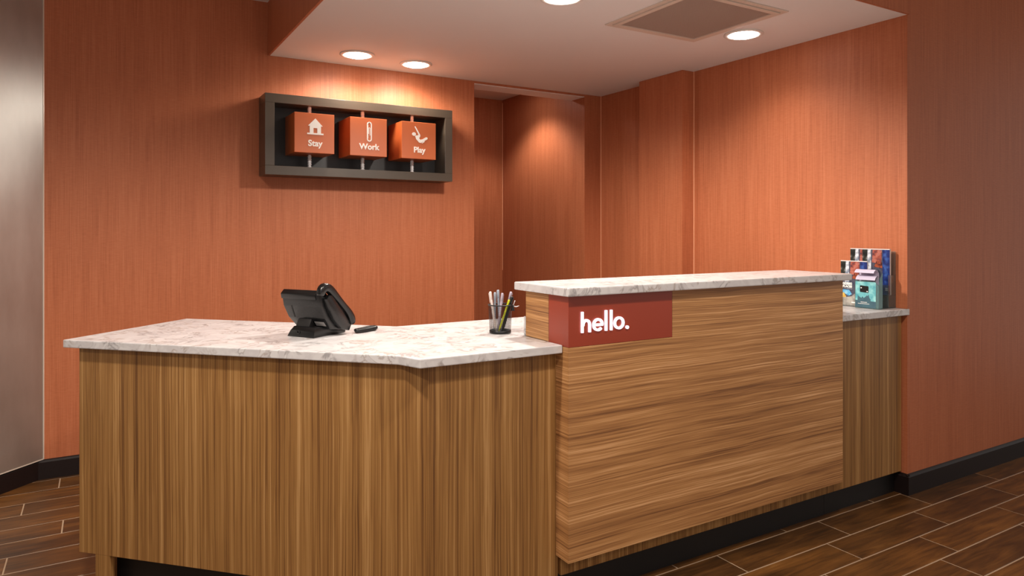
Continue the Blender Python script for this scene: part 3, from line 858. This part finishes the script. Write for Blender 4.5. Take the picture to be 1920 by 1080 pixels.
# local frame of everything here: x to the viewer's right along the cover (world -Y), y into the wall (world +X)
def cover_thing(name, label, cat, X, Yleft, z, group=None, tilt=0.0):
    t = thing(name, label, cat, (X, Yleft, z), -PI / 2, group)
    return t
ho_ = cover_thing('brochure_holder', 'clear acrylic tiered brochure holder standing against the right wall', 'holder', 3.188, 2.170, ZL + 0.0004)
def slab_box(x0, x1, y0, y1, z0, z1, name, m, bev=0.0008): return MB().box(x0, x1, y0, y1, z0, z1, bev).build(name, m, ho_)
slab_box(0.0, 0.222, 0.0, 0.132, 0.0, 0.003, 'base_plate', M['acrylic'])
slab_box(0.0, 0.222, 0.129, 0.132, 0.0032, 0.275, 'back_plate', M['acrylic'])
slab_box(0.2195, 0.222, 0.072, 0.1288, 0.0032, 0.16, 'side_plate', M['acrylic'])
slab_box(0.0, 0.002, 0.0, 0.1288, 0.0032, 0.12, 'side_plate', M['acrylic'])
slab_box(0.0022, 0.2192, 0.0735, 0.1288, 0.060, 0.063, 'shelf', M['acrylic'])
slab_box(0.0022, 0.2192, 0.070, 0.073, 0.0032, 0.112, 'tier_front', M['acrylic'])

def brochure(label, X, Yleft, z, n_sheets, detail, w=0.140, h=0.222):
    t = cover_thing('brochure', label, 'brochure', X, Yleft, z, 'travel brochures in the holder')
    MB().box(0, w, 0.0008, 0.0008 + 0.0012 * n_sheets, 0, h).build('pages', M['paper_edge'], t)
    def patch(pts, y, m, name): return MB().prism(pts, y, y + 0.0002, 'y').build(name, m, t)
    def rect(x0, x1, z0, z1, y, m, name): return patch([(x0, z0), (x1, z0), (x1, z1), (x0, z1)], y, m, name)
    cov = rect(0, w, 0, h, 0.0005, PR['dusk'], 'cover')
    def patch(pts, y, m, name): return MB().prism(pts, y, y + 0.0002, 'y').build(name, m, cov)
    rect(0, 0.034, h * .55, h, 0.0002, PR['forest'], 'cover_print')
    patch([(0.022, h * .45), (0.046, h * .45), (0.044, h * .985), (0.028, h * .985)], 0.0, PR['fall'], 'cover_print')
    patch([(0.050, h * .70), (0.098, h * .66), (0.100, h * .985), (0.054, h * .985)], 0.0, PR['city'], 'cover_print')
    patch([(0.060, h * .60), (0.102, h * .58), (0.102, h * .70), (0.075, h * .74)], -0.0002, PR['orange'], 'cover_print')
    rect(0.104, w, 0.0, h, 0.0, PR['navy'], 'cover_print')
    rect(0.0, w, h - 0.004, h, -0.0003, M['paper_edge'], 'cover_border')
    if detail:
        patch([(0, 0), (0.104, 0), (0.104, 0.092), (0.098, 0.094), (0.088, 0.070), (0.060, 0.046), (0.034, 0.040), (0, 0.038)], -0.0002, PR['dune'], 'cover_print')
        patch([(0, 0.036), (0.030, 0.040), (0.018, 0.062), (0, 0.058)], -0.0004, PR['gold'], 'cover_print')
        patch([(0, 0.058), (0.020, 0.058), (0.044, 0.046), (0.060, 0.056), (0.046, 0.076), (0, 0.078)], -0.0003, PR['sky'], 'cover_print')
        for s, z_, sz in (('GOING', 0.102, 0.0150), ('PLACES', 0.088, 0.0150)):
            text_obj(s, sz, 0.0003, M['white_print'], cov, Matrix.Translation((0.036, -0.0004, z_)) @ Matrix.Rotation(PI / 2, 4, 'X'), 0.0009, 'title')
        rect(0.018, 0.062, 0.0815, 0.0830, -0.0004, PR['fall'], 'subtitle_line')
        rect(0.058, 0.078, 0.012, 0.018, -0.0004, M['white_print'], 'cover_mark')
    else:
        for q in range(3): rect(0.118, 0.133, 0.020 + q * 0.0055, 0.0225 + q * 0.0055, -0.0003, M['paper_edge'], 'print_line')
    return t
brochure('front left brochure titled Going Places with a grey dune and a blue wave', 3.212, 2.166, ZL + 0.0040, 6, True)
brochure('brochure at the back left of the holder, its dark blue edge covered by another', 3.2945, 2.168, ZL + 0.0640, 8, False)
brochure('brochure at the back right of the holder showing its whole dark blue edge', 3.2800, 2.094, ZL + 0.0640, 8, False)

# teal card pocket with curling leaflets
tp = cover_thing('leaflet_pocket', 'small teal acrylic leaflet pocket in front of the brochures', 'leaflet holder', 3.170, 2.062, ZL + 0.0004)
pw, pd, pz = 0.120, 0.032, 0.132
MB().box(0, pw, 0, pd, 0, 0.003, 0.0008).build('base', M['teal_acrylic'], tp)
MB().prism([(0.0, 0.0032), (pw, 0.0032), (pw, pz - 0.02), (pw - 0.02, pz), (0.004, pz + 0.002), (0.0, pz - 0.01)], 0.0, 0.002, 'y').build('front_plate', M['teal_acrylic'], tp)
MB().box(0, 0.002, 0.0022, pd, 0.0032, pz, 0.0004).build('side_plate', M['teal_acrylic'], tp)
MB().prism([(0.0022, 0.0032), (pd, 0.0032), (pd, 0.172), (0.012, 0.140), (0.0022, pz - 0.02)], pw - 0.002, pw, 'x').build('side_plate', M['teal_acrylic'], tp)
MB().box(0.0022, pw - 0.0022, pd - 0.002, pd, 0.0032, 0.150, 0.0004).build('back_plate', M['teal_acrylic'], tp)
def tpatch(pts, y, m, name): return MB().prism(pts, y, y + 0.0002, 'y').build(name, m, tp)
cd = tpatch([(0.003, 0.004), (pw - 0.014, 0.004), (pw - 0.014, pz - 0.004), (0.003, pz - 0.004)], -0.0004, PR['teal'], 'printed_card')
def tpatch(pts, y, m, name): return MB().prism(pts, y, y + 0.0002, 'y').build(name, m, cd)
tpatch([(0.003, 0.004), (pw - 0.014, 0.004), (pw - 0.014, 0.036), (0.003, 0.038)], -0.0006, PR['slate'], 'card_footer')
sky_ = [(0.014, 0.044), (0.016, 0.060), (0.024, 0.054), (0.034, 0.050), (0.040, 0.058), (0.046, 0.050), (0.056, 0.058), (0.060, 0.064), (0.064, 0.060), (0.070, 0.068), (0.074, 0.052), (0.080, 0.046)]
tpatch([(0.014, 0.036), (0.080, 0.036)] + sky_[::-1], -0.0008, PR['slate'], 'skyline')
tpatch([(0.028, 0.078)] + [(0.068, 0.076), (0.070, 0.079), (0.070, 0.106), (0.067, 0.108), (0.029, 0.110), (0.026, 0.107), (0.026, 0.081)], -0.0009, M['phone'], 'bank_card_picture')
tpatch([(0.030, 0.096), (0.036, 0.096), (0.036, 0.101), (0.030, 0.101)], -0.0012, M['white_print'], 'chip')
tpatch([(0.060, 0.080), (0.067, 0.080), (0.067, 0.084), (0.060, 0.084)], -0.0012, M['white_print'], 'chip')
tpatch([(0.030, 0.0285), (0.062, 0.0285), (0.062, 0.0305), (0.030, 0.0305)], -0.0009, M['white_print'], 'print_line')
tpatch([(0.016, 0.0215), (0.074, 0.0215), (0.074, 0.0232), (0.016, 0.0232)], -0.0009, M['white_print'], 'print_line')
def leaflet(label, prof, x0, x1, th=0.0012):
    t = cover_thing('leaflet', label, 'leaflet', 3.170, 2.062, ZL + 0.0004, 'leaflets in the teal pocket')
    b_ = MB(); n = len(prof)
    up_ = []
    for i, p in enumerate(prof):
        a, c_ = Vector(prof[max(0, i - 1)]), Vector(prof[min(n - 1, i + 1)])
        d = (c_ - a).normalized(); up_.append((p[0] - d.y * th, p[1] + d.x * th))
    b_.prism(list(prof) + up_[::-1], x0, x1, 'x')
    b_.build('sheet', M['leaf_paper'], t)
    return t
leaflet('tall lilac leaflet curling forward out of the teal pocket',
        [(0.0285, 0.005), (0.0285, 0.12), (0.029, 0.150), (0.028, 0.172), (0.016, 0.186), (0.002, 0.188), (-0.010, 0.180), (-0.014, 0.172)], 0.006, 0.104)
leaflet('short pale leaflet bending over the front edge of the teal pocket',
        [(0.024, 0.005), (0.024, 0.110), (0.025, 0.140), (0.022, 0.156), (0.012, 0.160), (-0.002, 0.150), (-0.008, 0.138)], 0.008, 0.106)
